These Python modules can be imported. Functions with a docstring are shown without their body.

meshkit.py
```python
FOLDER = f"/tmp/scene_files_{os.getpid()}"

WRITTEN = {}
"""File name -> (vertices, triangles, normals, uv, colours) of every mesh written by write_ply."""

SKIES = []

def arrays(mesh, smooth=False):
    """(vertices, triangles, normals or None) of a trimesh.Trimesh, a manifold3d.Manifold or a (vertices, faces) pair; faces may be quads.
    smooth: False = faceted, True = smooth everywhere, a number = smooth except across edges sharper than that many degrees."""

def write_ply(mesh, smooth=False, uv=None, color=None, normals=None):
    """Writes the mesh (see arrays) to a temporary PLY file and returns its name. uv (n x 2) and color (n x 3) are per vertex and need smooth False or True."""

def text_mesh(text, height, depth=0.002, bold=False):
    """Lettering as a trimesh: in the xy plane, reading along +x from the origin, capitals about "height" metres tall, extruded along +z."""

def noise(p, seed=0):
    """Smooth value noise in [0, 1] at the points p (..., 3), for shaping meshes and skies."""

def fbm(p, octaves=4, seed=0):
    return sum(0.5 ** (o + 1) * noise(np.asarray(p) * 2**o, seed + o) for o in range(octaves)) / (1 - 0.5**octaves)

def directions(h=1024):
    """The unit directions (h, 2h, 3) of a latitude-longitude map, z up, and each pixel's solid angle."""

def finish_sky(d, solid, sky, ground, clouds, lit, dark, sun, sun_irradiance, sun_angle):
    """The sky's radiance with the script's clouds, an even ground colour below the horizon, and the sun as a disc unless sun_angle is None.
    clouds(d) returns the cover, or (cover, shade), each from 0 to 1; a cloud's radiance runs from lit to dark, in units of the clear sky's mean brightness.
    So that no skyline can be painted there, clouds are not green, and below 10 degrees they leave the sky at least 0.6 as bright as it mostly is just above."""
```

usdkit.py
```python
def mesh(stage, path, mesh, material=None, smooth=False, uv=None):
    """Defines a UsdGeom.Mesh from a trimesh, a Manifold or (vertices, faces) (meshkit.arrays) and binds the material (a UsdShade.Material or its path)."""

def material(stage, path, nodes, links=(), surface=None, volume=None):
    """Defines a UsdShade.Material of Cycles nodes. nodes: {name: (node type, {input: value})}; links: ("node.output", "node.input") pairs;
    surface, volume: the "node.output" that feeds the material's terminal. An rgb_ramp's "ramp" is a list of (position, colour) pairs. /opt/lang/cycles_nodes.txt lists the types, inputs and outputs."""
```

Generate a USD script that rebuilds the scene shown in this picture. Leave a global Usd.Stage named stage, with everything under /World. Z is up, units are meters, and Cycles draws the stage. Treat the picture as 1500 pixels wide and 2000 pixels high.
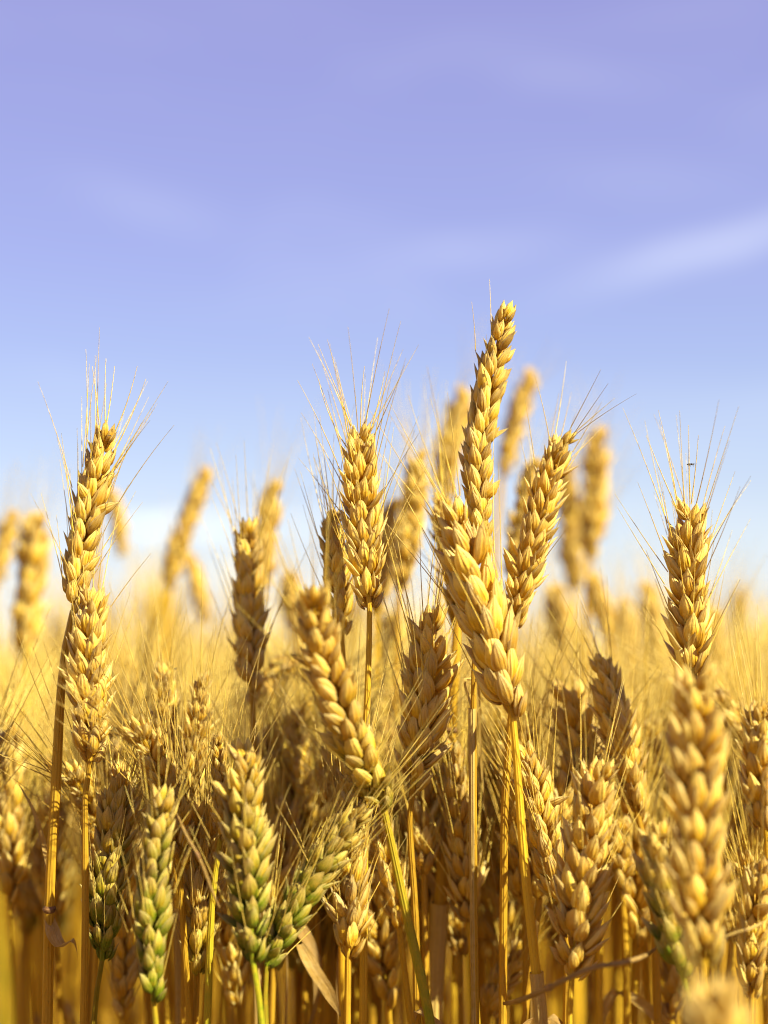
import math
import numpy as np, trimesh, usdkit, meshkit
from scipy.interpolate import PchipInterpolator
from pxr import Usd, UsdGeom, UsdLux, UsdShade, Gf, Sdf, Vt

T = Sdf.ValueTypeNames
stage = Usd.Stage.CreateInMemory()
UsdGeom.SetStageUpAxis(stage, 'Z'); UsdGeom.SetStageMetersPerUnit(stage, 1)
UsdGeom.Xform.Define(stage, '/World')

# ------------------------------------------------------------------ camera
CAM_Z, PITCH, FOCUS = 0.95, 5.53, 0.645
FOCAL, APER = 46.2, 24.0
cam = UsdGeom.Camera.Define(stage, '/World/camera')
cam.AddTranslateOp().Set((0, 0, CAM_Z)); cam.AddRotateXOp().Set(90 + PITCH)
cam.CreateHorizontalApertureAttr(APER); cam.CreateVerticalApertureAttr(APER * 4 / 3)
cam.CreateFocalLengthAttr(FOCAL); cam.CreateClippingRangeAttr((0.02, 20000))
cam.CreateFStopAttr(2.5); cam.CreateFocusDistanceAttr(FOCUS)
cam.CreateExposureAttr(1.6)

# ------------------------------------------------------------------ sky and sun
SUN = np.array([.66, -.55, .66]); SUN /= np.linalg.norm(SUN)
el, rot = float(np.arcsin(SUN[2])), float(np.arctan2(SUN[0], SUN[1]))
sky = UsdLux.DomeLight.Define(stage, '/World/sky')
def cloud_streak(i, px, py, length, width, tilt):
    """One thin cirrus streak: centre direction, angular length and width, tilt to the horizon."""
    x, y = (px - 750) / 750 * APER / 2 / FOCAL, (1000 - py) / 750 * APER / 2 / FOCAL
    p = math.radians(PITCH)
    c = np.array([x, math.cos(p) - y * math.sin(p), math.sin(p) + y * math.cos(p)]); c /= np.linalg.norm(c)
    h = np.cross(c, [0, 0, 1]); h /= np.linalg.norm(h); v = np.cross(h, c)
    a = math.radians(tilt); L = h * math.cos(a) + v * math.sin(a); N = -h * math.sin(a) + v * math.cos(a)
    n, l = {}, []
    for k, ax, s in (('l', L, length), ('w', N, width)):
        n[f'd{k}{i}'] = ('vector_math', {'math_type': 'dot_product', 'vector2': tuple(ax)})
        n[f'o{k}{i}'] = ('math', {'math_type': 'subtract', 'value2': float(c @ ax)})
        n[f's{k}{i}'] = ('math', {'math_type': 'divide', 'value2': s})
        n[f'q{k}{i}'] = ('math', {'math_type': 'power', 'value2': 2.0})
        l += [('wob.result', f'd{k}{i}.vector1'), (f'd{k}{i}.value', f'o{k}{i}.value1'), (f'o{k}{i}.value', f's{k}{i}.value1'), (f's{k}{i}.value', f'q{k}{i}.value1')]
    n[f'add{i}'] = ('math', {'math_type': 'add'}); n[f'neg{i}'] = ('math', {'math_type': 'multiply', 'value2': -1.0}); n[f'e{i}'] = ('math', {'math_type': 'exponent'})
    l += [(f'ql{i}.value', f'add{i}.value1'), (f'qw{i}.value', f'add{i}.value2'), (f'add{i}.value', f'neg{i}.value1'), (f'neg{i}.value', f'e{i}.value1')]
    return n, l
nodes = {
    'tc': ('texture_coordinate', {}),
    'sky': ('sky_texture', {'sky_type': 'single_scattering', 'sun_disc': False, 'sun_elevation': el, 'sun_rotation': rot, 'altitude': 100.0}),
    'tint': ('mix', {'mix_type': 'multiply', 'fac': 1.0, 'color2': (1.0, 0.80, 1.06)}),
    'sep': ('separate_xyz', {}),
    'veil': ('rgb_ramp', {'ramp': [(0, (3.9, 4.3, 4.1)), (.045, (3.8, 4.3, 4.2)), (.079, (3.3, 3.95, 4.1)), (.13, (2.55, 3.25, 4.0)), (.2, (2.0, 2.5, 3.9)), (.26, (1.85, 2.1, 3.8)), (.34, (1.75, 1.85, 3.6)), (.41, (1.68, 1.68, 3.45)), (1, (1.2, 1.25, 2.8))]}),
    'hz': ('mix', {'mix_type': 'mix', 'fac': 0.75}),
    'stretch': ('mapping', {'scale': (1.6, 1.6, 6.5), 'rotation': (0.0, -.25, 0.3)}),
    'nz': ('noise_texture', {'scale': 2.3, 'detail': 5.0, 'roughness': .5, 'distortion': .5}),
    'nr': ('map_range', {'from_min': .5, 'from_max': .85, 'to_min': 0.0, 'to_max': .10, 'clamp': True}),
    'wn': ('noise_texture', {'scale': 14.0, 'detail': 4.0}),
    'ws': ('vector_math', {'math_type': 'subtract', 'vector2': (.5, .5, .5)}),
    'wm': ('vector_math', {'math_type': 'scale', 'scale': .014}),
    'wob': ('mix', {'mix_type': 'add', 'fac': 1.0}),
    'cl': ('mix', {'color2': (6.6, 6.9, 6.9)}),
    'bg': ('background_shader', {'strength': .07}),
}
links = [('sky.color', 'tint.color1'), ('tc.generated', 'sep.vector'), ('sep.z', 'veil.fac'), ('tint.color', 'hz.color1'), ('veil.color', 'hz.color2'),
         ('tc.generated', 'stretch.vector'), ('stretch.vector', 'nz.vector'), ('nz.fac', 'nr.value'),
         ('tc.generated', 'wn.vector'), ('wn.color', 'ws.vector1'), ('ws.vector', 'wm.vector1'), ('tc.generated', 'wob.color1'), ('wm.vector', 'wob.color2'),
         ('hz.color', 'cl.color1'), ('cl.color', 'bg.color')]
nodes['wob'] = ('mix_vector', {}); links = [l for l in links if not l[1].startswith('wob')]
nodes['wob'] = ('vector_math', {'math_type': 'add'})
links += [('tc.generated', 'wob.vector1'), ('wm.vector', 'wob.vector2')]
prev = 'nr.result'
for i, (px, py, L, Wd, tilt, amp) in enumerate([(1400, 478, .085, .0095, 13, .24), (1090, 140, .06, .010, -10, .05), (290, 400, .05, .012, -14, .06),
                                                (340, 1027, .050, .0042, 0, 1.0), (620, 1022, .03, .002, 0, .6), (1250, 345, .06, .012, -6, .04), (860, 490, .04, .009, 5, .05)]):
    n, l = cloud_streak(i, px, py, L, Wd, tilt)
    l = [(a.replace('wob.result', 'wob.vector'), b) for a, b in l]
    nodes.update(n); links += l
    nodes[f'am{i}'] = ('math', {'math_type': 'multiply_add', 'value2': amp, 'use_clamp': True}); links += [(f'e{i}.value', f'am{i}.value1'), (prev, f'am{i}.value3')]
    prev = f'am{i}.value'
links.append((prev, 'cl.fac'))
# Cycles ramps hold any value: the veil is a high thin haze, whitish at the horizon and blue-violet overhead
skym = usdkit.material(stage, '/World/Looks/sky_look', nodes, links, surface='bg.background')
UsdShade.MaterialBindingAPI.Apply(sky.GetPrim()).Bind(skym)
sky.GetPrim().SetCustomDataByKey('kind', 'structure')
sun = UsdLux.DistantLight.Define(stage, '/World/sun')
sun.CreateIntensityAttr(1.25); sun.CreateNormalizeAttr(True); sun.CreateAngleAttr(.5); sun.CreateColorAttr((1, .92, .64))
sun.AddTransformOp().Set(Gf.Matrix4d(Gf.Rotation(Gf.Vec3d(0, 0, 1), Gf.Vec3d(*map(float, SUN))), Gf.Vec3d(0, 0, 0)))

# ------------------------------------------------------------------ materials
def plant_look(name, base, pale, tip, green, streak_u, streak_v, transl=.25, rough=.55, dark=None, margin=0.0, vein=0.0):
    """Dry plant tissue: lengthwise veins and blotches from the mesh's own uv, paper-pale tips, green where 'green' says so."""
    dark = dark or tuple(.55 * c for c in base)
    n = {'tc': ('texture_coordinate', {}), 'oi': ('object_info', {}), 'ge': ('geometry', {}), 'ga': ('attribute', {'attribute': 'green'}),
         'rnd': ('math', {'math_type': 'add'}), 'rf': ('math', {'math_type': 'fraction'}), 'sp': ('separate_xyz', {}),
         'off': ('math', {'math_type': 'multiply', 'value2': 37.0}), 'cmb': ('combine_xyz', {}),
         'mu': ('math', {'math_type': 'multiply', 'value2': streak_u}), 'mv': ('math', {'math_type': 'multiply', 'value2': streak_v}),
         'nz': ('noise_texture', {'scale': 1.0, 'detail': 3.0, 'roughness': .6}), 'bl': ('noise_texture', {'scale': 260.0, 'detail': 3.0, 'roughness': .65}),
         'c1': ('rgb_ramp', {'ramp': [(.22, dark), (.42, base), (.6, base), (.78, pale)]}),
         'br': ('map_range', {'from_min': .38, 'from_max': .72, 'to_min': 0.0, 'to_max': .55, 'clamp': True}), 'c2': ('mix', {'color2': pale}),
         'tr': ('map_range', {'from_min': .42, 'from_max': .95, 'to_min': 0.0, 'to_max': .85, 'clamp': True}), 'c3': ('mix', {'color2': tip}),
         'us': ('math', {'math_type': 'multiply', 'value2': 6.2832}), 'ui': ('math', {'math_type': 'sine'}), 'ua': ('math', {'math_type': 'absolute'}),
         'um': ('map_range', {'from_min': .80, 'from_max': .99, 'to_min': 0.0, 'to_max': margin, 'clamp': True}), 'c5': ('mix', {'color2': tip}),
         'vn': ('math', {'math_type': 'multiply', 'value2': 62.8}), 'vs': ('math', {'math_type': 'sine'}), 'vm': ('math', {'math_type': 'multiply_add', 'value2': vein or .16 * bool(margin)}),
         'fl': ('noise_texture', {'scale': 1900.0, 'detail': 1.0}), 'fr': ('map_range', {'from_min': .66, 'from_max': .74, 'to_min': 0.0, 'to_max': .55, 'clamp': True}), 'c6': ('mix', {'color2': tuple(.35 * c for c in dark)}),
         'gv': ('map_range', {'from_min': .15, 'from_max': .95, 'to_min': 1.25, 'to_max': .15, 'clamp': True}),
         'gm': ('math', {'math_type': 'multiply', 'use_clamp': True}), 'gn': ('math', {'math_type': 'multiply', 'use_clamp': True}), 'gb': ('map_range', {'from_min': .3, 'from_max': .6, 'to_min': .55, 'to_max': 1.25, 'clamp': False}),
         'c4': ('mix', {'color2': green}),
         'vr': ('map_range', {'from_min': 0.0, 'from_max': 1.0, 'to_min': .76, 'to_max': 1.14}), 'hr': ('map_range', {'from_min': 0.0, 'from_max': 1.0, 'to_min': .489, 'to_max': .507}),
         'hs': ('hsv', {'saturation': 1.0, 'fac': 1.0}), 'sat': ('map_range', {'from_min': .2, 'from_max': .9, 'to_min': 1.08, 'to_max': .82}),
         'bp': ('bump', {'strength': .9, 'distance': .0010}),
         'p': ('principled_bsdf', {'roughness': rough, 'specular_ior_level': .35}), 't': ('translucent_bsdf', {}), 'm': ('mix_closure', {'fac': transl})}
    l = [('oi.random', 'rnd.value1'), ('ge.random_per_island', 'rnd.value2'), ('rnd.value', 'rf.value1'), ('rf.value', 'off.value1'),
         ('tc.UV', 'sp.vector'), ('sp.x', 'mu.value1'), ('sp.y', 'mv.value1'), ('mu.value', 'cmb.x'), ('mv.value', 'cmb.y'), ('off.value', 'cmb.z'),
         ('cmb.vector', 'nz.vector'), ('vm.value', 'c1.fac'), ('ge.position', 'bl.vector'), ('bl.fac', 'br.value'), ('br.result', 'c2.fac'), ('c1.color', 'c2.color1'),
         ('sp.y', 'tr.value'), ('tr.result', 'c3.fac'), ('c2.color', 'c3.color1'),
         ('sp.x', 'us.value1'), ('us.value', 'ui.value1'), ('ui.value', 'ua.value1'), ('ua.value', 'um.value'), ('um.result', 'c5.fac'), ('c3.color', 'c5.color1'),
         ('ge.position', 'fl.vector'), ('fl.fac', 'fr.value'), ('fr.result', 'c6.fac'), ('c5.color', 'c6.color1'), ('sp.x', 'vn.value1'), ('vn.value', 'vs.value1'), ('vs.value', 'vm.value1'), ('nz.fac', 'vm.value3'),
         ('sp.y', 'gv.value'), ('gv.result', 'gm.value1'), ('ga.fac', 'gm.value2'), ('bl.fac', 'gb.value'), ('gb.result', 'gn.value1'), ('gm.value', 'gn.value2'), ('gn.value', 'c4.fac'), ('c6.color', 'c4.color1'),
         ('rf.value', 'vr.value'), ('vr.result', 'hs.value'), ('off.value', 'sat.value'), ('rf.value', 'hr.value'), ('hr.result', 'hs.hue'), ('c4.color', 'hs.color'),
         ('vm.value', 'bp.height'), ('bp.normal', 'p.normal'), ('hs.color', 'p.base_color'), ('hs.color', 't.color'), ('p.BSDF', 'm.closure1'), ('t.BSDF', 'm.closure2')]
    l = [x for x in l if x[0] != 'off.value' or x[1] != 'sat.value']
    return usdkit.material(stage, f'/World/Looks/{name}', n, l, surface='m.closure')
M = {
    'husk': plant_look('husk', (.71, .405, .018), (.79, .545, .075), (.84, .67, .22), (.16, .205, .006), 20, 1.5, .35, .42, (.47, .235, .007), .6),
    'glume': plant_look('glume', (.73, .46, .042), (.81, .605, .14), (.86, .72, .31), (.20, .245, .014), 26, 1.4, .42, .5, (.48, .265, .02), .7),
    'awn': plant_look('awn', (.68, .48, .075), (.76, .60, .17), (.70, .55, .17), (.3, .3, .08), 1, 9, .3, .4),
    'stem': plant_look('stem', (.62, .365, .012), (.68, .47, .07), (.62, .39, .03), (.22, .28, .012), 10, 9, .35, .42, (.38, .19, .010), 0.0, .12),
    'leaf': plant_look('leaf', (.50, .32, .07), (.66, .49, .20), (.54, .37, .11), (.18, .22, .03), 22, 2.5, .35, .6, (.30, .17, .03), 0.0, .12),
    'node': plant_look('node', (.16, .08, .025), (.25, .14, .05), (.2, .1, .03), (.1, .1, .02), 4, 3, 0, .6),
}
soil = usdkit.material(stage, '/World/Looks/soil', {
    'g': ('geometry', {}), 'n': ('noise_texture', {'scale': 9.0, 'detail': 8.0, 'roughness': .7}), 'n2': ('noise_texture', {'scale': .35, 'detail': 3.0}),
    'r': ('rgb_ramp', {'ramp': [(.3, (.07, .045, .022)), (.5, (.16, .10, .045)), (.7, (.30, .20, .09))]}), 'r2': ('mix', {'color2': (.34, .22, .075)}),
    'b': ('bump', {'strength': .8, 'distance': .02}), 'p': ('principled_bsdf', {'roughness': .9})},
    [('g.position', 'n.vector'), ('g.position', 'n2.vector'), ('n.fac', 'r.fac'), ('r.color', 'r2.color1'), ('n2.fac', 'r2.fac'), ('r2.color', 'p.base_color'), ('n.fac', 'b.height'), ('b.normal', 'p.normal')], surface='p.BSDF')
bugm = usdkit.material(stage, '/World/Looks/insect_shell', {'p': ('principled_bsdf', {'base_color': (.02, .018, .022), 'roughness': .35})}, [], surface='p.BSDF')
wingm = usdkit.material(stage, '/World/Looks/insect_wing', {'p': ('principled_bsdf', {'base_color': (.55, .55, .6), 'roughness': .3, 'transmission_weight': .4})}, [], surface='p.BSDF')

# ------------------------------------------------------------------ geometry helpers
PX = 2 * (APER / 2 / FOCAL) / 1500           # metres per photograph pixel at 1 m depth
_p = math.radians(PITCH)
RIGHT, UP, FWD = np.array([1., 0, 0]), np.array([0, -math.sin(_p), math.cos(_p)]), np.array([0, math.cos(_p), math.sin(_p)])
EYE = np.array([0, 0, CAM_Z])
def at(px, py, d):
    return EYE + d * (FWD + RIGHT * (px - 750) * PX + UP * (1000 - py) * PX)
def unit(v):
    v = np.asarray(v, float); return v / max(np.linalg.norm(v), 1e-12)
def spline(pts, n):
    """A smooth curve through pts, n samples."""
    P = np.asarray(pts, float); s = np.r_[0, np.cumsum(np.linalg.norm(np.diff(P, axis=0), axis=1))]
    return PchipInterpolator(s, P)(np.linspace(0, s[-1], n))
def tangents(C):
    t = np.gradient(C, axis=0); return t / np.maximum(np.linalg.norm(t, axis=1, keepdims=True), 1e-12)
def grid(P, closed=True):
    """rings x around grid of points -> (v, f, uv) with its own seam."""
    r, a = P.shape[:2]
    if closed: P = np.concatenate([P, P[:, :1]], 1)
    c = P.shape[1]; v = P.reshape(-1, 3)
    uv = np.stack(np.meshgrid(np.linspace(0, 1, c), np.linspace(0, 1, r)), -1).reshape(-1, 2)
    i = (np.arange(r - 1)[:, None] * c + np.arange(c - 1)).ravel()
    f = np.vstack([np.stack([i, i + 1, i + c + 1], 1), np.stack([i, i + c + 1, i + c], 1)])
    N = np.cross(np.gradient(P, axis=1), np.gradient(P, axis=0))
    if closed:
        N[:, 0] += N[:, -1]; N[:, -1] = N[:, 0]
    N = N.reshape(-1, 3); L = np.linalg.norm(N, axis=1, keepdims=True)
    return v, f, uv, np.where(L > 1e-20, N / np.maximum(L, 1e-20), [0, 0, 1.])
def tube(C, rad, a=8, squash=None):
    t = tangents(C); ref = np.array([1., 0, 0]) if abs(t[0][0]) < .8 else np.array([0, 1., 0])
    u = np.cross(t, ref); u /= np.linalg.norm(u, axis=1, keepdims=True); w = np.cross(t, u)
    th = np.linspace(0, 2 * np.pi, a, endpoint=False); rad = np.broadcast_to(rad, (len(C),))
    P = C[:, None] + rad[:, None, None] * (np.cos(th)[None, :, None] * u[:, None] + np.sin(th)[None, :, None] * w[:, None])
    return grid(P)
def ribbon(C, width, side, fold=.25, n=5):
    """A leaf blade: strip along C, across directions side[i], folded along the midrib."""
    t = tangents(C); side = np.asarray(side, float); side -= (side * t).sum(1, keepdims=True) * t; side /= np.linalg.norm(side, axis=1, keepdims=True)
    nrm = np.cross(t, side); x = np.linspace(-1, 1, n)
    P = C[:, None] + (x[None, :, None] * side[:, None] + fold * np.abs(x)[None, :, None] * nrm[:, None]) * (np.asarray(width)[:, None, None] / 2)
    return grid(P, False)
def husk_shape(n, rings, seed, plump, keel, bend, hollow, beak):
    """Unit husk along +z (length 1), outer side +y, width about 1 in x: a crescent in section that closes to a beak."""
    g = np.random.default_rng(seed)
    z = np.linspace(0, 1, rings); s = np.interp(z, [0, .05, .17, .34, .54, .72, .86, .94, 1], [.18, .52, .86, 1, .93, .66, .33, .14, beak])
    th = np.linspace(0, 2 * np.pi, n, endpoint=False) + np.pi / 2
    x, y = .5 * np.cos(th), np.sin(th)
    yo = np.where(y > 0, y ** (.8 if keel else 1.0) * .5 + (keel * np.maximum(0, y - .75)), y * (.5 - hollow))
    P = np.zeros((rings, n, 3)); w = g.uniform(.93, 1.07, (rings, n)); w[0] = w[-1] = 1
    P[..., 0] = s[:, None] * x * w
    P[..., 1] = s[:, None] * yo * w + bend * (z ** 2)[:, None] + .06 * np.sin(z * 5)[:, None]
    P[..., 0] += (g.uniform(-.2, .2) * z ** 2)[:, None]
    P[..., 1] += (.16 * (1 - plump) * np.clip(z - .7, 0, 1) / .3)[:, None]
    P[..., 2] = z[:, None] + np.where(y > 0, .015, -.01) * s[:, None]
    return grid(P)
HI = {'floret': [husk_shape(12, 10, 10 + i, 1, .09, b, .16, .03) for i, b in enumerate((-.10, .02, -.18, .10))],
      'glume': [husk_shape(12, 9, 20 + i, .1, .2, b, .42, .03) for i, b in enumerate((.12, -.05, .25))]}
LO = {'floret': [husk_shape(6, 6, 30 + i, 1, .02, b, .1, .05) for i, b in enumerate((-.10, .05))], 'glume': [husk_shape(6, 5, 40 + i, .3, .1, b, .3, .05) for i, b in enumerate((.12, -.05))]}
TINY = {'floret': [husk_shape(4, 4, 50, 1, 0, 0, .1, .08)], 'glume': [husk_shape(4, 4, 51, .3, 0, 0, .1, .08)]}

def put_husk(shape, o, d, out, L, W, D):
    v, f, uv, n = shape
    Z = unit(d); Y = unit(out - (out @ Z) * Z); X = np.cross(Y, Z)
    A = np.stack([X * W, Y * D, Z * L], 1)
    nn = n @ np.stack([X / W, Y / D, Z / L], 1).T
    return v @ A.T + o, f, uv, nn / np.maximum(np.linalg.norm(nn, axis=1, keepdims=True), 1e-12)
def join(ms):
    at0, V, F, U, N = 0, [], [], [], []
    for v, f, uv, n in ms:
        V.append(v); F.append(f + at0); U.append(uv); N.append(n); at0 += len(v)
    return np.vstack(V), np.vstack(F), np.vstack(U), np.vstack(N)

def ear_pieces(C, k, roll, g, shapes, view=FWD, awn=1.0, awn_len=.06, awn_spread=.30, open_=1.0, awn_seg=7, full=True, awn_r=.00023):
    """Spikelets of one ear along C (base to tip). Returns (list of spikelets, each a list of (kind, mesh)), (awns), t of each spikelet."""
    n = max(7, int(round((np.linalg.norm(np.diff(C, axis=0), axis=1).sum() - .0115 * k) / (.0049 * k))))
    P = spline(C, 200); P = P[:np.searchsorted(np.cumsum(np.linalg.norm(np.diff(P, axis=0), axis=1)), np.linalg.norm(np.diff(P, axis=0), axis=1).sum() - .0115 * k) + 1]; P = spline(P[::max(1, len(P) // 40)], n + 1); tg = tangents(P)
    sp, awns, ts = [], [], []
    for i in range(n + 1):
        t = i / n; Tn = tg[i]
        U0 = unit(np.cross(Tn, view)); V0 = np.cross(Tn, U0)
        a = roll + .10 * math.sin(3 * t + roll) + g.normal(0, .06)
        U = U0 * math.cos(a) + V0 * math.sin(a); V = np.cross(Tn, U)
        last = i >= n - 1
        if last: U, V = V, -U
        s = (1 if i % 2 else -1)
        sf = k * np.interp(t, [0, .10, .3, .7, .9, 1], [.72, .92, 1.04, .98, .80, .66]) * g.uniform(.88, 1.08)
        o = P[i]; op = open_ * g.uniform(.85, 1.2)
        items = []
        def add(kind, off, su, sv, out, L, W, D, aw=0):
            if g.random() < .025 and not last: return            # a husk lost
            j = g.normal(0, .10, 3) * (3 if g.random() < .06 else 1)
            d = Tn + math.tan(su * op) * s * U + math.tan(sv * op) * V + j
            oo = o + sf * (off[0] * s * U + off[1] * V + off[2] * Tn)
            sh = shapes[kind]; L2 = L * sf * g.uniform(.93, 1.08); d = unit(d)
            items.append((kind, put_husk(sh[g.integers(len(sh))], oo, d, out, L2, W * sf * g.uniform(.94, 1.08), D * sf)))
            if aw and g.random() < awn * aw:
                tip = oo + d * L2 * .97; dd = unit(Tn * 1.0 + (d - Tn * (d @ Tn)) * g.uniform(.35, 1.1) * awn_spread / .30 + g.normal(0, .05, 3))
                ll = .82 * awn_len * np.interp(t, [0, .5, 1], [.75, 1, 1]) * g.uniform(.65, 1.15); q = np.linspace(0, 1, awn_seg)[:, None]
                side = g.normal(0, 1, 3); side -= (side @ dd) * dd
                bow = (d - Tn) * g.uniform(-.05, .12) + side * .022
                pts = tip + dd * ll * q + bow * ll * q ** 2
                awns.append(tube(pts, awn_r * math.sqrt(k) * np.linspace(1, .3, awn_seg), 4))
        fl = .5 * s * U
        add('floret', (.0012, .0016, .0005), .22, .27, .55 * s * U + .85 * V, .0158, .0067, .0052, 1)
        add('floret', (.0012, -.0016, .0005), .22, -.27, .55 * s * U - .85 * V, .0158, .0067, .0052, 1)
        add('floret', (.0022, 0, .0030), .30, 0, s * U, .0140, .0062, .0050, .6)
        if full:                                  # papery inner scales whose tips stick out between the grains
            add('glume', (.0006, .0026, .0012), .36, .16, .8 * s * U - .6 * V, .0148, .0030, .0018, .25)
            add('glume', (.0026, -.0010, .0014), .42, -.10, s * U + .4 * V, .0142, .0028, .0018, .25)
        if full or last:
            add('glume', (.0017, .0030, -.0006), .30, .32, .5 * s * U + V, .0136, .0052, .0032, .12)
            add('glume', (.0017, -.0030, -.0006), .30, -.32, .5 * s * U - V, .0136, .0052, .0032, .12)
        sp.append(items); ts.append(t)
    return P, sp, awns, ts

# ------------------------------------------------------------------ USD helpers
taken = {}
def fresh(path):
    if path not in taken: taken[path] = 0; return path
    taken[path] += 1; return f'{path}_{taken[path]:03d}'
fcount = {}
def mesh(parent, name, m, mat, green=0.0):
    v, f, uv, n = m
    p = fresh(f'{parent}/{name}'); o = UsdGeom.Mesh.Define(stage, p)
    o.CreatePointsAttr(Vt.Vec3fArray.FromNumpy(np.ascontiguousarray(v, np.float32)))
    if len(f) not in fcount: fcount[len(f)] = Vt.IntArray.FromNumpy(np.full(len(f), 3, np.int32))
    o.CreateFaceVertexCountsAttr(fcount[len(f)]); o.CreateFaceVertexIndicesAttr(Vt.IntArray.FromNumpy(np.ascontiguousarray(f, np.int32).ravel()))
    o.CreateSubdivisionSchemeAttr('none'); o.CreateDoubleSidedAttr(True)
    o.CreateNormalsAttr(Vt.Vec3fArray.FromNumpy(np.ascontiguousarray(n, np.float32))); o.SetNormalsInterpolation('vertex')
    pv = UsdGeom.PrimvarsAPI(o)
    pv.CreatePrimvar('st', T.TexCoord2fArray, 'vertex').Set(Vt.Vec2fArray.FromNumpy(np.ascontiguousarray(uv, np.float32)))
    pv.CreatePrimvar('green', T.FloatArray, 'constant').Set([float(green)])
    UsdShade.MaterialBindingAPI.Apply(o.GetPrim()).Bind(M[mat] if isinstance(mat, str) else mat)
    return p
def tag(path, label=None, cat=None, group=None, kind=None):
    p = stage.GetPrimAtPath(path)
    for key, v in (('label', label), ('category', cat), ('group', group), ('kind', kind)):
        if v: p.SetCustomDataByKey(key, v)
def xform(name, loc, rz=0.0, scale=1.0, lean=None):
    p = fresh('/World/' + name); x = UsdGeom.Xform.Define(stage, p)
    m = Gf.Matrix4d().SetScale(scale) * Gf.Matrix4d().SetRotate(Gf.Rotation(Gf.Vec3d(0, 0, 1), rz))
    if lean: m = m * Gf.Matrix4d().SetRotate(Gf.Rotation(Gf.Vec3d(*lean[0]), lean[1]))
    m.SetTranslateOnly(Gf.Vec3d(*map(float, loc))); x.AddTransformOp().Set(m)
    return p

# ------------------------------------------------------------------ ground
R_ = [0, .5, 1, 2, 4, 8, 16, 40, 120, 500, 2000, 6000]; A_ = 48
gp = np.zeros((len(R_), A_, 3)); th = np.linspace(0, 2 * np.pi, A_, endpoint=False)
for i, r in enumerate(R_):
    gp[i, :, 0] = r * np.cos(th); gp[i, :, 1] = r * np.sin(th)
gv, gf, guv, gn = grid(gp); gn[:] = (0, 0, 1)
tag(mesh('/World', 'ground', (gv, gf[:, ::-1], guv, gn), soil), kind='structure')

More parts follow.
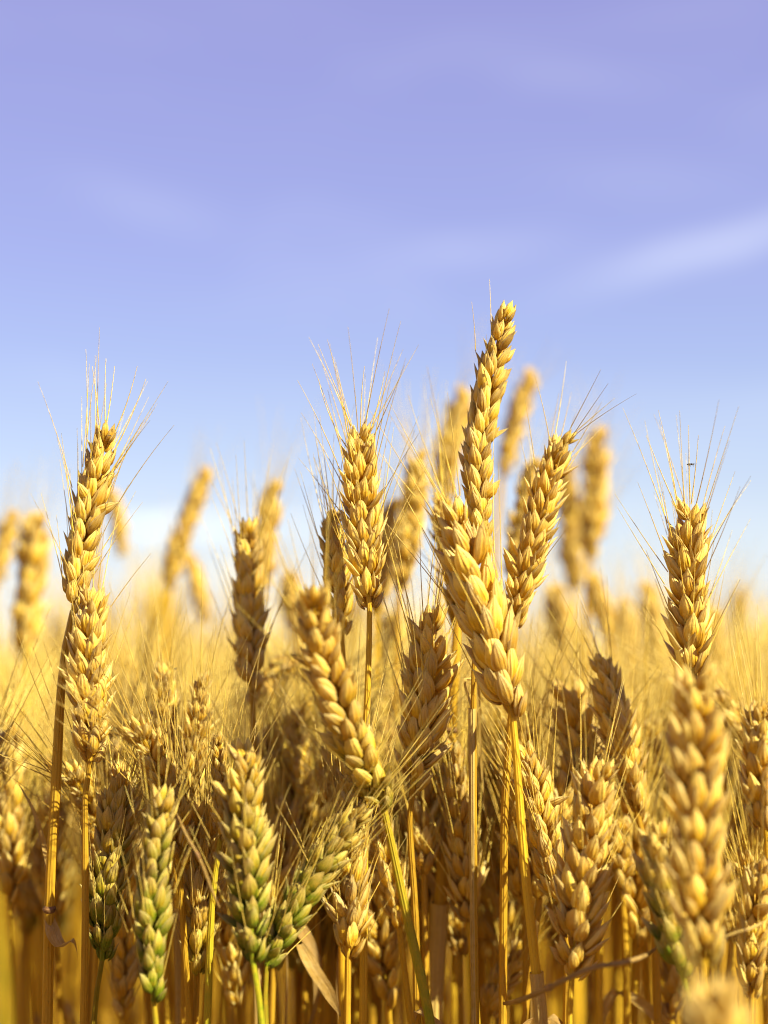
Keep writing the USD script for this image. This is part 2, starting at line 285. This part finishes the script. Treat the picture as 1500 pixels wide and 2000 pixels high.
# ------------------------------------------------------------------ the plants one can tell apart
def wheat(label, pts, d, w, roll=0., stem=(), awn=.5, awn_len=.055, spread=.3, green=0., open_=1., dt=0., seed=0, stem_w=17, sgreen=0., name='wheat_plant', group=None, node_at=None, leaf=None, more_awns=()):
    """One wheat plant. pts: ear from tip to base (as seen in the photograph at depth d), w: ear width there, roll: 0 shows the braid of two rows, pi/2 the fan."""
    g = np.random.default_rng(1000 + seed)
    m = len(pts); C = np.array([at(x, y, d + dt * (1 - i / (m - 1))) for i, (x, y) in enumerate(pts)])[::-1]
    k = w * d * PX / .0186
    low = [at(x, y, d) for x, y in stem]
    last = low[-1] if low else C[0]; prevp = low[-2] if len(low) > 1 else (C[0] if low else C[min(1, m - 1)])
    slope = (last - prevp); slope = slope / max(-slope[2], .02)
    foot = last + np.array([slope[0] * .25 + g.normal(0, .01), slope[1] * .2 + g.normal(0, .01), 0]); foot[2] = 0
    if np.hypot(*(foot - last)[:2]) > .25: foot[:2] = last[:2] + unit((foot - last) * [1, 1, 0])[:2] * .25
    mid = last * .5 + foot * .5; mid[:2] = last[:2] + (foot - last)[:2] * .72
    SC = spline(np.vstack([foot, mid] + [p for p in reversed(low)] + [C[0], C[0] + (C[min(1, m - 1)] - C[0]) * .02]), 60)
    root = xform(name, foot); L = lambda x: (x[0] - foot,) + tuple(x[1:])
    tag(root, label, 'wheat', group)
    r = stem_w * d * PX / 2
    hz = (SC[:, 2] - SC[0, 2]) / (SC[-1, 2] - SC[0, 2])
    rad = r * np.interp(hz, [0, .6, .93, 1], [1.15, 1.05, .9, .62])
    stem_path = mesh(root, 'stem', L(tube(SC, rad, 10)), 'stem', 6.0 * sgreen)
    if node_at:
        j = int(np.argmin([abs(p @ UP - at(*node_at, d) @ UP) for p in SC])); q = SC[max(j - 1, 0):j + 2]; q = spline(q, 9)
        c0 = q[4]; q = c0 + (q - c0) * (.0030 / max(np.linalg.norm(q[-1] - q[0]), 1e-6))
        mesh(stem_path, 'node', L(tube(q, rad[j] * np.array([1.0, 1.1, 1.2, 1.28, 1.3, 1.28, 1.18, 1.08, 1.0]), 10)), 'node')
    P, sp, awns, ts = ear_pieces(C, k, roll, g, HI, awn=min(1.0, 1.3 * awn), awn_len=awn_len, awn_spread=spread, open_=open_)
    ear = mesh(root, 'ear', L(tube(P, np.linspace(.0013, .0006, len(P)) * k, 6)), 'stem', green)
    for items, t in zip(sp, ts):
        gr = float(np.clip(green * 1.5 - t * 1.0, 0, 1)) if green < .9 else green
        for kind, mm in items:
            mesh(ear, kind, L(mm), 'husk' if kind == 'floret' else 'glume', max(0, gr + g.normal(0, .06) * (gr > 0)))
    for pp in more_awns: awns.append(tube(spline([at(x, y, d) for x, y in pp], 9), .00028 * np.linspace(1, .35, 9), 4))
    for a in awns: mesh(ear, 'awn', L(a), 'awn', .15 * green)
    if g.random() < .55:                     # a leaf sheath hugging the stem, its blade dried and hanging
        j0 = int(np.argmin(np.abs(SC[:, 2] - (C[0][2] - g.uniform(.05, .15))))); j1 = max(j0 - 12, 2); q = SC[j1:j0 + 1]; q = spline(q, 16); h = np.linspace(0, 1, 16)
        sh = mesh(root, 'sheath', L(tube(q + g.normal(0, .0004, 3), rad[j0] * (1.22 + .25 * h ** 6), 9)), 'leaf', .5 * sgreen)
        jn = q[:2]; c0 = q[0]; q2 = c0 + np.linspace(-1, 1, 7)[:, None] * unit(q[1] - q[0]) * .002
        mesh(sh, 'node', L(tube(q2, rad[j0] * np.array([1.1, 1.3, 1.42, 1.46, 1.42, 1.35, 1.2]), 9)), 'node')
        o = q[-1]; a = g.uniform(0, 2 * math.pi); dr = np.array([math.cos(a), .5 * math.sin(a), 0]); ln = g.uniform(.05, .13); cu = g.uniform(.2, 1)
        lp = np.array([o, o + dr * .12 * ln + [0, 0, .16 * ln], o + dr * .34 * ln + [0, 0, .12 * ln * (1 - cu)], o + dr * .5 * ln - [0, 0, .3 * ln], o + dr * (.5 - .2 * cu) * ln - [0, 0, .85 * ln]]) + g.normal(0, .003, (5, 3)) * [[0], [1], [1], [1], [1]]
        c = spline(lp, 22); h = np.linspace(0, 1, 22); tw = g.uniform(0, 3) + h * g.uniform(-5, 5)
        wd = g.uniform(.0035, .0075) * np.interp(h, [0, .12, .55, 1], [.55, 1, .75, .06]) * (1 + .15 * np.sin(h * 23 + a))
        mesh(sh, 'leaf_blade', L(ribbon(c, wd, np.cos(tw)[:, None] * RIGHT + np.sin(tw)[:, None] * FWD, g.uniform(.2, .7))), 'leaf')
    for lf in (leaf or []):
        lp = [at(x, y, d + dd) for x, y, dd in lf[0]]; c = spline(lp, 18); q = np.linspace(0, 1, 18)
        tw = lf[2] + lf[3] * q; side = np.cos(tw)[:, None] * RIGHT + np.sin(tw)[:, None] * FWD
        mesh(root, 'leaf', L(ribbon(c, lf[1] * d * PX * np.interp(q, [0, .15, .6, 1], [.6, 1, .85, .08]), side, .3)), 'leaf', lf[4] if len(lf) > 4 else 0)
    return root
F = math.pi / 2
wheat('tall sharp golden ear standing far above the others right of centre', [(996, 580), (975, 660), (948, 800), (933, 920), (938, 1010), (945, 1090)], .65, 72, .12, [(936, 1200), (925, 1330), (926, 1650), (930, 2000)], .04, .03, seed=1, stem_w=13)
wheat('sharp golden ear near the left edge with awns fanning against the sky', [(210, 812), (196, 910), (172, 1000), (155, 1100), (143, 1195)], .65, 76, .25, [(124, 1290), (108, 1560), (96, 1788), (92, 2000)], .42, .055, seed=2, more_awns=[[(196, 860), (190, 790), (180, 715)], [(206, 830), (205, 770), (207, 700)], [(205, 845), (216, 780), (224, 715)], [(222, 850), (250, 780), (268, 715)], [(224, 880), (262, 800), (285, 740)]], stem_w=22, node_at=(96, 1788),
      leaf=[([(96, 1790, 0), (120, 1850, -.01), (140, 1838, -.015), (152, 1870, -.01)], 30, .3, 1.5), ([(98, 1760, 0), (85, 1640, .01), (55, 1560, .01), (35, 1530, .02)], 16, .8, .6)])
wheat('pale ear just below the sharp ear at the left edge', [(182, 1128), (178, 1220), (172, 1330), (174, 1400), (176, 1490)], .64, 84, 1.2, [(166, 1560), (167, 1750), (163, 2000)], .3, .05, seed=3, stem_w=16, open_=1.3)
wheat('shaded ear with green base beside the greenest ear at lower left', [(238, 1475), (225, 1600), (208, 1740), (200, 1875)], .655, 84, 1.0, [(190, 1930), (183, 2000)], .5, .05, green=.7, seed=4, sgreen=.6, stem_w=15)
wheat('plump ear with a bright green base at lower left', [(325, 1525), (310, 1640), (296, 1790), (300, 1955)], .61, 80, .35, [(306, 2010)], .4, .05, green=.85, seed=5, sgreen=.5, stem_w=16)
wheat('whitish green upright ear at the fork of two ears, lower centre left', [(478, 1428), (480, 1560), (486, 1730), (494, 1880)], .61, 92, .75, [(506, 1950), (512, 2010)], .45, .05, green=.75, seed=6, sgreen=.8, open_=1.25, stem_w=18)
wheat('green based ear leaning right from the fork at lower centre left', [(722, 1560), (650, 1660), (575, 1770), (520, 1885)], .625, 84, .5, [(518, 1960), (520, 2010)], .8, .075, .22, green=.85, seed=7, sgreen=.6, stem_w=15,
      leaf=[([(585, 1845, 0), (610, 1890, -.01), (640, 1935, -.005), (665, 1985, .01)], 26, .2, .5)])
wheat('plump yellow ear with large kernels leaning left in the centre, pale green stem', [(606, 1120), (618, 1230), (660, 1370), (705, 1480), (748, 1572)], .635, 100, .15, [(765, 1650), (795, 1790), (842, 2010)], .35, .06, .4, green=.38, dt=-.06, seed=8, sgreen=.5, stem_w=22)
wheat('slender ear standing behind the plump leaning ear of the centre', [(648, 985), (652, 1070), (664, 1160), (668, 1240)], .67, 62, .7, [(676, 1400), (668, 1700), (669, 2000)], .5, .055, seed=9, stem_w=16)
wheat('brownish upright ear at the centre with a fan of long awns on the sky', [(704, 812), (704, 900), (708, 1000), (714, 1100), (722, 1188)], .65, 82, F - .12, [(719, 1320), (713, 1500), (711, 1755), (709, 2000)], .75, .062, .38, seed=10, more_awns=[[(704, 840), (706, 780), (712, 715)], [(715, 870), (738, 790), (752, 725)], [(690, 890), (652, 830), (622, 740)]], open_=1.4, stem_w=17, node_at=(711, 1755))
wheat('yellow ear slightly out of focus to the right of the brownish centre ear', [(817, 862), (812, 950), (798, 1050), (780, 1155)], .80, 66, F - .3, [(774, 1300), (768, 1600)], .5, .06, seed=11)
wheat('blurred yellow ear half hidden behind the brownish centre ear', [(768, 965), (760, 1040), (745, 1120), (735, 1200)], .82, 58, 1.0, [(738, 1400)], .4, .05, seed=12)
wheat('wide heavy ear leaning left below the tallest ear, orange stem', [(876, 955), (905, 1060), (945, 1190), (975, 1300), (1002, 1400)], .63, 112, .42, [(1008, 1470), (1020, 1640), (1058, 2010)], .45, .07, .3, seed=13, open_=1.0, stem_w=21)
wheat('olive ear tucked behind the wide heavy ear, thick pale straw below it', [(858, 950), (868, 1030), (882, 1130), (893, 1225)], .70, 58, .9, [(885, 1350), (868, 1640), (848, 2010)], .5, .06, seed=14, stem_w=29, node_at=(874, 1425), leaf=[([(872, 1430, -.005), (866, 1520, -.012), (862, 1640, -.01), (856, 1700, 0)], 16, .4, .8)])
wheat('bristly ear leaning right beside the tallest ear', [(1112, 825), (1075, 930), (1045, 1040), (1020, 1140), (1004, 1225)], .66, 74, 1.15, [(1002, 1330), (985, 1600), (982, 2000)], .25, .04, .5, seed=15, open_=1.4)
wheat('softly blurred ear behind the bristly right leaning ear', [(1045, 885), (1028, 970), (1010, 1060), (1000, 1140)], .80, 56, .8, [(992, 1400)], .3, .05, seed=16)
wheat('pale bushy ear low between the plump centre ear and the heavy ear', [(842, 1165), (838, 1270), (828, 1400), (806, 1540)], .66, 96, .62, [(800, 1590), (812, 1800), (815, 2000)], .6, .07, .3, seed=17, open_=1.35, green=.15)
wheat('small dark braided ear deep in shade right of the pale green stem', [(812, 1595), (812, 1660), (816, 1745)], .80, 56, .1, [(822, 1850), (824, 2000)], .3, .05, seed=18)
wheat('upright ear near the right edge with an insect on its awns', [(1348, 955), (1346, 1050), (1345, 1150), (1348, 1250), (1355, 1340)], .65, 88, F - .35, [(1362, 1480), (1370, 1800), (1375, 2000)], .6, .058, .42, seed=19, open_=1.4, more_awns=[[(1348, 975), (1346, 907), (1345, 830)], [(1350, 985), (1358, 920), (1364, 850)], [(1325, 1000), (1290, 920), (1262, 850)]])
wheat('large blurred ear in the foreground under the ear with the insect', [(1360, 1262), (1360, 1450), (1362, 1700), (1375, 1890)], .56, 124, F - .3, [(1385, 2000)], .4, .06, seed=20, open_=1.4, green=.1)
wheat('blurred dark green ear in the foreground at lower right', [(1285, 1580), (1290, 1690), (1310, 1800), (1335, 1910)], .60, 92, .5, [(1355, 2000)], .3, .05, green=.7, seed=21, sgreen=.8)
wheat('brown ear with a shaded left flank leaning left, right of centre', [(1160, 1262), (1190, 1350), (1218, 1460), (1245, 1590)], .68, 80, .6, [(1262, 1660), (1278, 1800), (1285, 2000)], .4, .05, seed=22)
wheat('pale wide ear behind the ear with the bent tip, right of the orange stem', [(1098, 1310), (1120, 1400), (1145, 1510), (1165, 1600)], .70, 92, 1.1, [(1170, 1800), (1170, 2000)], .8, .06, .35, seed=23, open_=1.4)
wheat('broad golden ear at lower right, just right of the orange stem', [(1180, 1462), (1160, 1580), (1138, 1740), (1116, 1910)], .62, 98, .5, [(1112, 1960), (1112, 2010)], .55, .06, .3, seed=24, open_=1.35)
wheat('grey gold ear squeezed between the orange stem and the broad golden ear', [(1028, 1440), (1048, 1560), (1070, 1670), (1098, 1770)], .66, 78, .35, [(1108, 1860), (1106, 2000)], .6, .06, seed=25, green=.1)
wheat('small pale braided ear in the shade right of the broad golden ear', [(1206, 1590), (1210, 1660), (1216, 1745)], .70, 60, .2, [(1222, 1850), (1225, 2000)], .4, .05, seed=26)
wheat('blurred whitish ear tip close to the lens in the bottom right corner', [(1405, 1890), (1400, 1990), (1402, 2090), (1405, 2190)], .46, 150, .9, [(1405, 2300)], .3, .05, seed=27, open_=1.2)
wheat('ear cut by the right edge at mid height', [(1482, 1350), (1484, 1440), (1490, 1540), (1498, 1640)], .62, 84, .6, [(1505, 1800)], .5, .06, seed=28)
wheat('ear low on the right edge below the other cut ear', [(1490, 1660), (1478, 1760), (1470, 1860), (1468, 1950)], .62, 80, 1.0, [(1468, 2010)], .5, .06, seed=29)
wheat('bristly ear with an orange tip under the blurred gap at left', [(322, 1288), (322, 1360), (326, 1440), (335, 1520)], .69, 62, 1.2, [(345, 1700), (350, 2000)], .5, .055, seed=30)
wheat('ear with flared husks right of the orange tipped ear', [(392, 1305), (390, 1390), (378, 1490), (368, 1600)], .68, 64, 1.3, [(362, 1750), (360, 2000)], .6, .06, seed=31, open_=1.2, green=.15)
wheat('small glowing orange ear left of the whitish green ear', [(424, 1425), (428, 1490), (436, 1560), (430, 1640)], .645, 46, .3, [(415, 1750), (405, 2000)], .2, .05, seed=32, sgreen=.4)
wheat('dark latticed ear standing left of centre, its left side in shade', [(482, 1000), (486, 1090), (488, 1200), (492, 1350)], .70, 78, .3, [(498, 1500), (500, 1800)], .4, .06, seed=33)
wheat('blurred ear leaning right behind the dark latticed ear', [(540, 925), (526, 1000), (510, 1090), (500, 1180)], .86, 58, .8, [(492, 1400)], .4, .06, seed=34)
wheat('dark ear bent almost level with combed awns, left of the plump centre ear', [(475, 1385), (515, 1345), (560, 1300), (600, 1285)], .74, 60, .6, [(625, 1330), (640, 1500), (645, 1900)], .8, .06, .2, seed=35)
wheat('brown shaded ear left of the plump leaning ear, below the bent one', [(568, 1385), (580, 1450), (592, 1520), (606, 1600)], .72, 62, .3, [(615, 1750), (620, 2000)], .9, .07, .25, seed=36)
wheat('dark shaded ear right of the thick pale straw near the bottom', [(885, 1640), (878, 1690), (872, 1740), (862, 1790)], .78, 50, .5, [(858, 1900), (858, 2000)], .5, .05, seed=37)
wheat('dark ear lying low in the shade left of the orange stem foot', [(1030, 1835), (1000, 1880), (975, 1930), (955, 1985)], .70, 62, .5, [(945, 2060)], .7, .06, seed=38)
wheat('ear in the shade at the left edge behind the yellow stem', [(60, 1480), (62, 1560), (66, 1650)], .86, 60, .8, [(70, 1850), (72, 2000)], .4, .05, seed=39)
wheat('ear in the gap between the two centre left ears, darkened by shade', [(385, 1610), (380, 1680), (372, 1760)], .76, 58, .9, [(370, 1860), (372, 2000)], .5, .05, seed=40, green=.3)
# out of focus against the sky
BG = 'ears out of focus against the sky'
wheat('blurred ear tip leaning right at the left edge of the sky', [(32, 985), (10, 1060), (-15, 1150)], .95, 44, .5, [(-30, 1400)], .4, .05, seed=50)
wheat('broad blurred ear left of the sharp ear at the left edge', [(74, 985), (68, 1070), (56, 1170), (48, 1290)], .88, 76, .9, [(48, 1500)], .3, .05, seed=51)
wheat('blurred nodding ear just right of the sharp ear at the left edge', [(238, 1092), (234, 1040), (224, 985), (206, 950)], 1.0, 36, .5, [(192, 980), (188, 1100), (190, 1400)], .2, .04, seed=52)
wheat('blurred ear bending right, alone in the gap left of centre', [(410, 905), (378, 985), (350, 1060), (330, 1150)], .92, 48, .4, [(300, 1220), (270, 1330), (262, 1600)], .25, .05, seed=53)
wheat('blurred drooping ear that hangs right of the bending ear', [(402, 1222), (392, 1170), (376, 1110), (356, 1075)], .97, 38, .5, [(340, 1090), (328, 1200), (322, 1500)], .2, .04, seed=54)
wheat('blurred ear behind and left of the tallest ear', [(908, 738), (895, 810), (878, 890), (868, 970)], .92, 62, .8, [(858, 1200)], .4, .06, seed=55)
wheat('blurred saturated yellow ear leaning right behind the tallest ear', [(1042, 712), (1020, 780), (1000, 850), (980, 930)], .95, 48, .3, [(965, 1150)], .15, .05, seed=56)
wheat('tall pale blurred ear right of the bristly leaning ear', [(1170, 825), (1165, 910), (1158, 1000), (1150, 1090)], .95, 64, .8, [(1145, 1300)], .7, .05, .5, seed=57)
wheat('pale blurred ear between the bristly ear and the tall pale one', [(1108, 890), (1110, 970), (1116, 1060), (1122, 1150)], .98, 58, 1.0, [(1125, 1400)], .4, .05, seed=58)
wheat('short blurred orange ear left of the ear with the insect', [(1260, 1125), (1272, 1190), (1285, 1260), (1295, 1340)], .95, 56, .6, [(1300, 1500)], .4, .05, seed=59)
wheat('narrow blurred ear far back at the right edge of the sky', [(1445, 1140), (1446, 1200), (1448, 1270)], 1.15, 32, .4, [(1450, 1500)], .4, .05, seed=60)
wheat('blurred ear close behind the ear with the insect', [(1392, 1170), (1388, 1240), (1384, 1330)], .86, 58, .6, [(1384, 1600)], .4, .05, seed=61)
wheat('blurred ear bending below the tall pale one', [(1150, 1105), (1170, 1170), (1190, 1250)], .93, 48, .6, [(1205, 1400)], .4, .05, seed=62)
wheat('soft pale ear between the centre ears below the yellow one', [(768, 1180), (764, 1250), (758, 1330)], .95, 60, .8, [(756, 1500)], .6, .06, seed=63)
wheat('soft olive blurred ear right of the pale left ear', [(238, 1250), (244, 1320), (248, 1400)], .88, 64, .8, [(250, 1600)], .6, .06, seed=64)
wheat('soft pale ear in the haze of ears above the level bent one', [(566, 1105), (572, 1170), (580, 1240)], .9, 56, .6, [(586, 1450)], .4, .06, seed=65)
wheat('soft golden ear under the two pale blurred ears right of centre', [(1088, 1130), (1090, 1200), (1096, 1270)], .92, 60, .8, [(1100, 1450)], .7, .06, seed=66)
wheat('soft golden ear left of the short orange one', [(1215, 1160), (1222, 1230), (1230, 1310)], .98, 52, .4, [(1236, 1450)], .5, .05, seed=67)
# stems close to the lens whose ears rise out of the frame edge
wheat('very blurred plant at the left edge, closest to the lens', [(-95, 1340), (-80, 1440), (-62, 1560)], .40, 120, .6, [(-20, 1750), (5, 2050)], .3, .05, seed=70, sgreen=.5, stem_w=24)

# ------------------------------------------------------------------ loose straws and the insects
def straw(label, pts, d, width, mat='leaf'):
    c = spline([at(x, y, d + dd) for x, y, dd in pts], 24); q = np.linspace(0, 1, 24); o = c[0].copy()
    x = xform('dry_straw', o); s = mesh(x, 'blade', (lambda r: (r[0] - o,) + r[1:])(tube(c, width * d * PX / 2 * np.interp(q, [0, .2, .8, 1], [.7, 1, .9, .3]), 7)), mat)
    mesh(s, 'joint', (lambda r: (r[0] - o,) + r[1:])(tube(spline(c[9:11], 7), width * d * PX / 2 * np.array([1, 1.2, 1.35, 1.4, 1.35, 1.2, 1]), 7)), 'node')
    tag(x, label, 'straw')
straw('thin brown broken straw lying across the stems at lower right', [(985, 1960, .06), (1080, 1925, .01), (1180, 1885, 0), (1290, 1840, .04)], .585, 11)
straw('short dark straw caught between awns near the right edge', [(1410, 1832, 0), (1450, 1818, 0), (1492, 1800, .01)], .60, 7)
straw('straight straw slanting across the dark gap at left', [(345, 1590, .02), (375, 1650, 0), (405, 1715, 0), (440, 1800, .02)], .60, 6)
def insect(label, px, py, d, size, flying):
    o = at(px, py, d); x = xform('insect', o)
    def ell(c, r):
        s = trimesh.creation.icosphere(2, 1.0); v = np.array(s.vertices); n = v.copy()
        return v * np.array(r) * size + np.array(c) * size, np.array(s.faces), v[:, :2] * .5 + .5, unit_rows(n / np.array(r))
    unit_rows = lambda a: a / np.linalg.norm(a, axis=1, keepdims=True)
    mesh(x, 'body', join([ell((.0, 0, 0), (.55, .22, .2)), ell((.62, 0, .05), (.3, .24, .22)), ell((.98, 0, .04), (.16, .15, .15))]), bugm)
    for s in (-1, 1):
        for k in range(3):
            b = np.array([.25 + .3 * k, 0, -.05]); leg = np.array([b, b + [.15 * (k - 1), s * .55, .25], b + [.35 * (k - 1), s * .95, -.45]]) * size
            mesh(x, 'leg', tube(spline(leg, 6), .035 * size, 5), bugm)
        if flying:
            w = ribbon(spline(np.array([[.5, s * .12, .18], [-.1, s * .5, .4], [-.9, s * .62, .35]]) * size, 8), size * np.array([.1, .25, .36, .42, .42, .36, .25, .05]), np.tile([0, 1., .2], (8, 1)), .1, 3)
            mesh(x, 'wing', w, wingm)
    tag(x, label, 'insect')
insect('tiny dark fly clinging to the awns above the ear near the right edge', 1346, 907, .65, .0019, True)
insect('tiny dark beetle on the tip of the orange tipped ear', 341, 1306, .683, .0010, False)
insect('tiny dark speck of a beetle on the top husk of the left ear', 213, 851, .641, .0008, False)

# ------------------------------------------------------------------ the crowd behind: plants of a few builds, copied
def crowd_build(path, seed, shapes, parts, height=.93):
    g = np.random.default_rng(seed)
    nod = [.1, .25, .5, .8, .05, 1.0, .35, .2][seed % 8]; L = g.uniform(.078, .098)
    a = np.linspace(0, nod, 5); s = np.linspace(0, L, 5)
    C = [np.array([0, 0, height - L])]
    for i in range(1, 5): C.append(C[-1] + (s[1]) * np.array([math.sin(a[i]) , 0, math.cos(a[i])]))
    C = np.array(C); C += np.array([0, 0, height - C[:, 2].max()])
    SC = spline(np.vstack([[0, 0, 0], [.0, .01, .4 * height], C[0] - [0.25 * nod * .05, 0, .12], C[0]]), 14)
    tb = tube(SC, np.linspace(.0027, .0015, 14), 6)
    P, sp, awns, ts = ear_pieces(C, g.uniform(.9, 1.1), g.uniform(0, 3), g, shapes, view=np.array([0, 1., 0]), awn=1.0, awn_len=g.uniform(.065, .095), open_=1.1, awn_seg=4 if parts else 3, full=parts, awn_r=.00032 if parts else .0007)
    lc = spline([SC[8], SC[8] + [.03, .02, .05], SC[8] + [.09, .03, -.01], SC[8] + [.12, .02, -.12]], 9)
    lf = ribbon(lc, .009 * np.interp(np.linspace(0, 1, 9), [0, .2, .7, 1], [.7, 1, .8, .1]), np.tile([.2, 1., .1], (9, 1)), .3, 3)
    if parts:
        mesh(path, 'stem', tb, 'stem', .12 * (seed % 3 == 0))
        ear = mesh(path, 'ear', tube(P, .0012, 5), 'stem')
        for items, t in zip(sp, ts):
            mesh(ear, 'spikelet', join([m for _, m in items]), 'husk' if g.random() < .6 else 'glume', max(0, .5 - t) * (seed % 4 == 1))
        tag(mesh(path, 'awns', join(awns), 'awn'), kind='stuff')
        mesh(path, 'leaf', lf, 'leaf')
    else:
        mesh(path, 'stalk', join([tb, lf]), 'stem'); mesh(path, 'ear', join([m for it in sp for _, m in it]), 'husk'); mesh(path, 'awns', join(awns), 'awn')

ANCHORS = {'the tallest ear': (965, 800), 'the sharp ear at the left edge': (178, 1000), 'the pale ear under the left edge ear': (176, 1310), 'the shaded green based ear': (220, 1680), 'the greenest ear at lower left': (310, 1740),
           'the whitish green ear': (484, 1640), 'the fork of two green based ears': (560, 1840), 'the plump leaning ear of the centre': (660, 1370), 'the brownish centre ear': (708, 1000), 'the heavy leaning ear': (945, 1190),
           'the bristly ear leaning right': (1055, 1020), 'the pale bushy ear': (832, 1350), 'the ear with the insect': (1346, 1130), 'the large blurred foreground ear': (1365, 1600), 'the brown ear leaning left': (1205, 1420),
           'the broad golden ear': (1145, 1690), 'the orange tipped ear': (324, 1400), 'the dark latticed ear': (486, 1170), 'the thick pale straw': (870, 1600), 'the orange stem': (1020, 1640), 'the pale green stem': (795, 1790),
           'the blurred bending ear in the left gap': (365, 1030), 'the broad blurred ear at far left': (62, 1130), 'the tall pale blurred ear': (1160, 960), 'the short blurred orange ear': (1278, 1230), 'the yellow stem at far left': (105, 1560), 'the blurred ear tip in the bottom right corner': (1402, 1960)}
seen_label = {}
def crowd_label(P, i):
    q = P - EYE; dd = q @ FWD; px, py = 750 + q @ RIGHT / dd / PX, 1000 - q @ UP / dd / PX
    name = min(ANCHORS, key=lambda k: math.hypot(px - ANCHORS[k][0], py - ANCHORS[k][1])); dx, dy = px - ANCHORS[name][0], py - ANCHORS[name][1]
    side = ['right of', 'lower right of', 'below', 'lower left of', 'left of', 'upper left of', 'above', 'upper right of'][int(round(math.atan2(dy, dx) / (math.pi / 4))) % 8]
    k = (name, side); seen_label[k] = seen_label.get(k, 0) + 1; n = seen_label[k]
    rank = ['nearest', 'second nearest', 'third nearest', 'fourth nearest', 'fifth nearest', 'sixth nearest', 'seventh nearest', 'eighth nearest', 'ninth nearest', 'tenth nearest', 'eleventh nearest', 'twelfth nearest', 'thirteenth nearest', 'fourteenth nearest'][min(n - 1, 13)]
    return f'crowd ear {side} {name}, {rank}'
g = np.random.default_rng(77)
HALF = APER / 2 / FOCAL
builds, crowd = [], 0
spots = []
while len(spots) < 232:
    y = g.uniform(.70, .86) if len(spots) < 118 else math.sqrt(g.uniform(.85 ** 2, 1.30 ** 2)); x = g.uniform(-1, 1) * (HALF * y * 1.1)
    if 750 + x / y / PX < 140 and y < 1.0: continue
    if all((x - a) ** 2 + (y - b) ** 2 > .014 ** 2 for a, b in spots): spots.append((x, y))
spots.sort(key=lambda s: s[1])
for i, (x, y) in enumerate(spots):
    below = g.uniform(.012, .088) if y < .85 else g.uniform(.01, .10) if y < 1.05 else g.normal(.03, .025)
    top = CAM_Z - max(below, -.01); sc = top / .93
    rz, lean = g.uniform(0, 360), ((math.cos(i * 2.4), math.sin(i * 2.4), 0), abs(g.normal(0, 3.0)))
    if i < 8:
        p = xform('wheat_plant', (x, y, 0), rz, sc, lean); crowd_build(p, i, LO, True); builds.append(p)
    else:
        p = xform('wheat_plant', (x, y, 0), rz, sc, lean); pr = stage.GetPrimAtPath(p)
        pr.GetReferences().AddInternalReference(builds[g.integers(8)]); pr.SetInstanceable(True)
    tag(p, crowd_label(np.array([x, y, top - .05]), i), 'wheat', 'wheat crowd behind the sharp ears')

# the rest of the field, past counting, all round the camera and to the horizon
pi_path = fresh('/World/wheat_field'); pi = UsdGeom.PointInstancer.Define(stage, pi_path)
protos = []
for i in range(6):
    q = f'{pi_path}/plant_build_{i}'.replace('_0', ''); UsdGeom.Xform.Define(stage, q); crowd_build(q, 20 + i, TINY, False); protos.append(q)
pi.CreatePrototypesRel().SetTargets(protos)
pos = []
def ring(r0, r1, a0, a1, dens, keep=lambda x, y: True):
    n = int(dens * (r1 ** 2 - r0 ** 2) * (a1 - a0) / 2)
    for _ in range(n):
        r, a = math.sqrt(g.uniform(r0 ** 2, r1 ** 2)), g.uniform(a0, a1); x, y = r * math.sin(a), r * math.cos(a)
        if keep(x, y): pos.append((x, y))
ring(1.32, 1.75, -.45, .45, 330); ring(1.75, 4, -.45, .45, 230); ring(4, 14, -.42, .42, 60); ring(14, 70, -.4, .4, 7)
ring(.32, 1.75, -math.pi, math.pi, 120, lambda x, y: not (y > 0 and abs(x) < .30 * y + .07))
ring(1.75, 4, .45, 2 * math.pi - .45, 50)
ring(4, 14, .42, 2 * math.pi - .42, 8)
tall = len(pos); ring(1.25, 2.6, -.32, .32, 34); n = len(pos); P3 = np.zeros((n, 3)); P3[:, :2] = pos
rr = np.hypot(P3[:, 0], P3[:, 1]); hz = CAM_Z - np.where(rr < 1.75, .055, np.where(rr < 3, .07, .085)) + g.normal(0, 1, n) * np.where((rr > 1.2) & (rr < 3), .042, .030)
hz[tall:] = CAM_Z + g.uniform(-.03, .06, n - tall)
sc = np.minimum(hz, CAM_Z + .06) / .93
ang = g.uniform(0, 2 * np.pi, n)
pi.CreatePositionsAttr(Vt.Vec3fArray.FromNumpy(P3.astype(np.float32)))
pi.CreateOrientationsAttr(Vt.QuathArray([Gf.Quath(float(math.cos(a / 2)), 0, 0, float(math.sin(a / 2))) for a in ang]))
pi.CreateScalesAttr(Vt.Vec3fArray.FromNumpy(np.repeat(sc[:, None], 3, 1).astype(np.float32)))
pi.CreateProtoIndicesAttr(Vt.IntArray.FromNumpy(g.integers(0, 6, n).astype(np.int32)))
tag(pi_path, 'rest of the ripe wheat field reaching to the horizon behind the crowd', 'wheat field', kind='stuff')
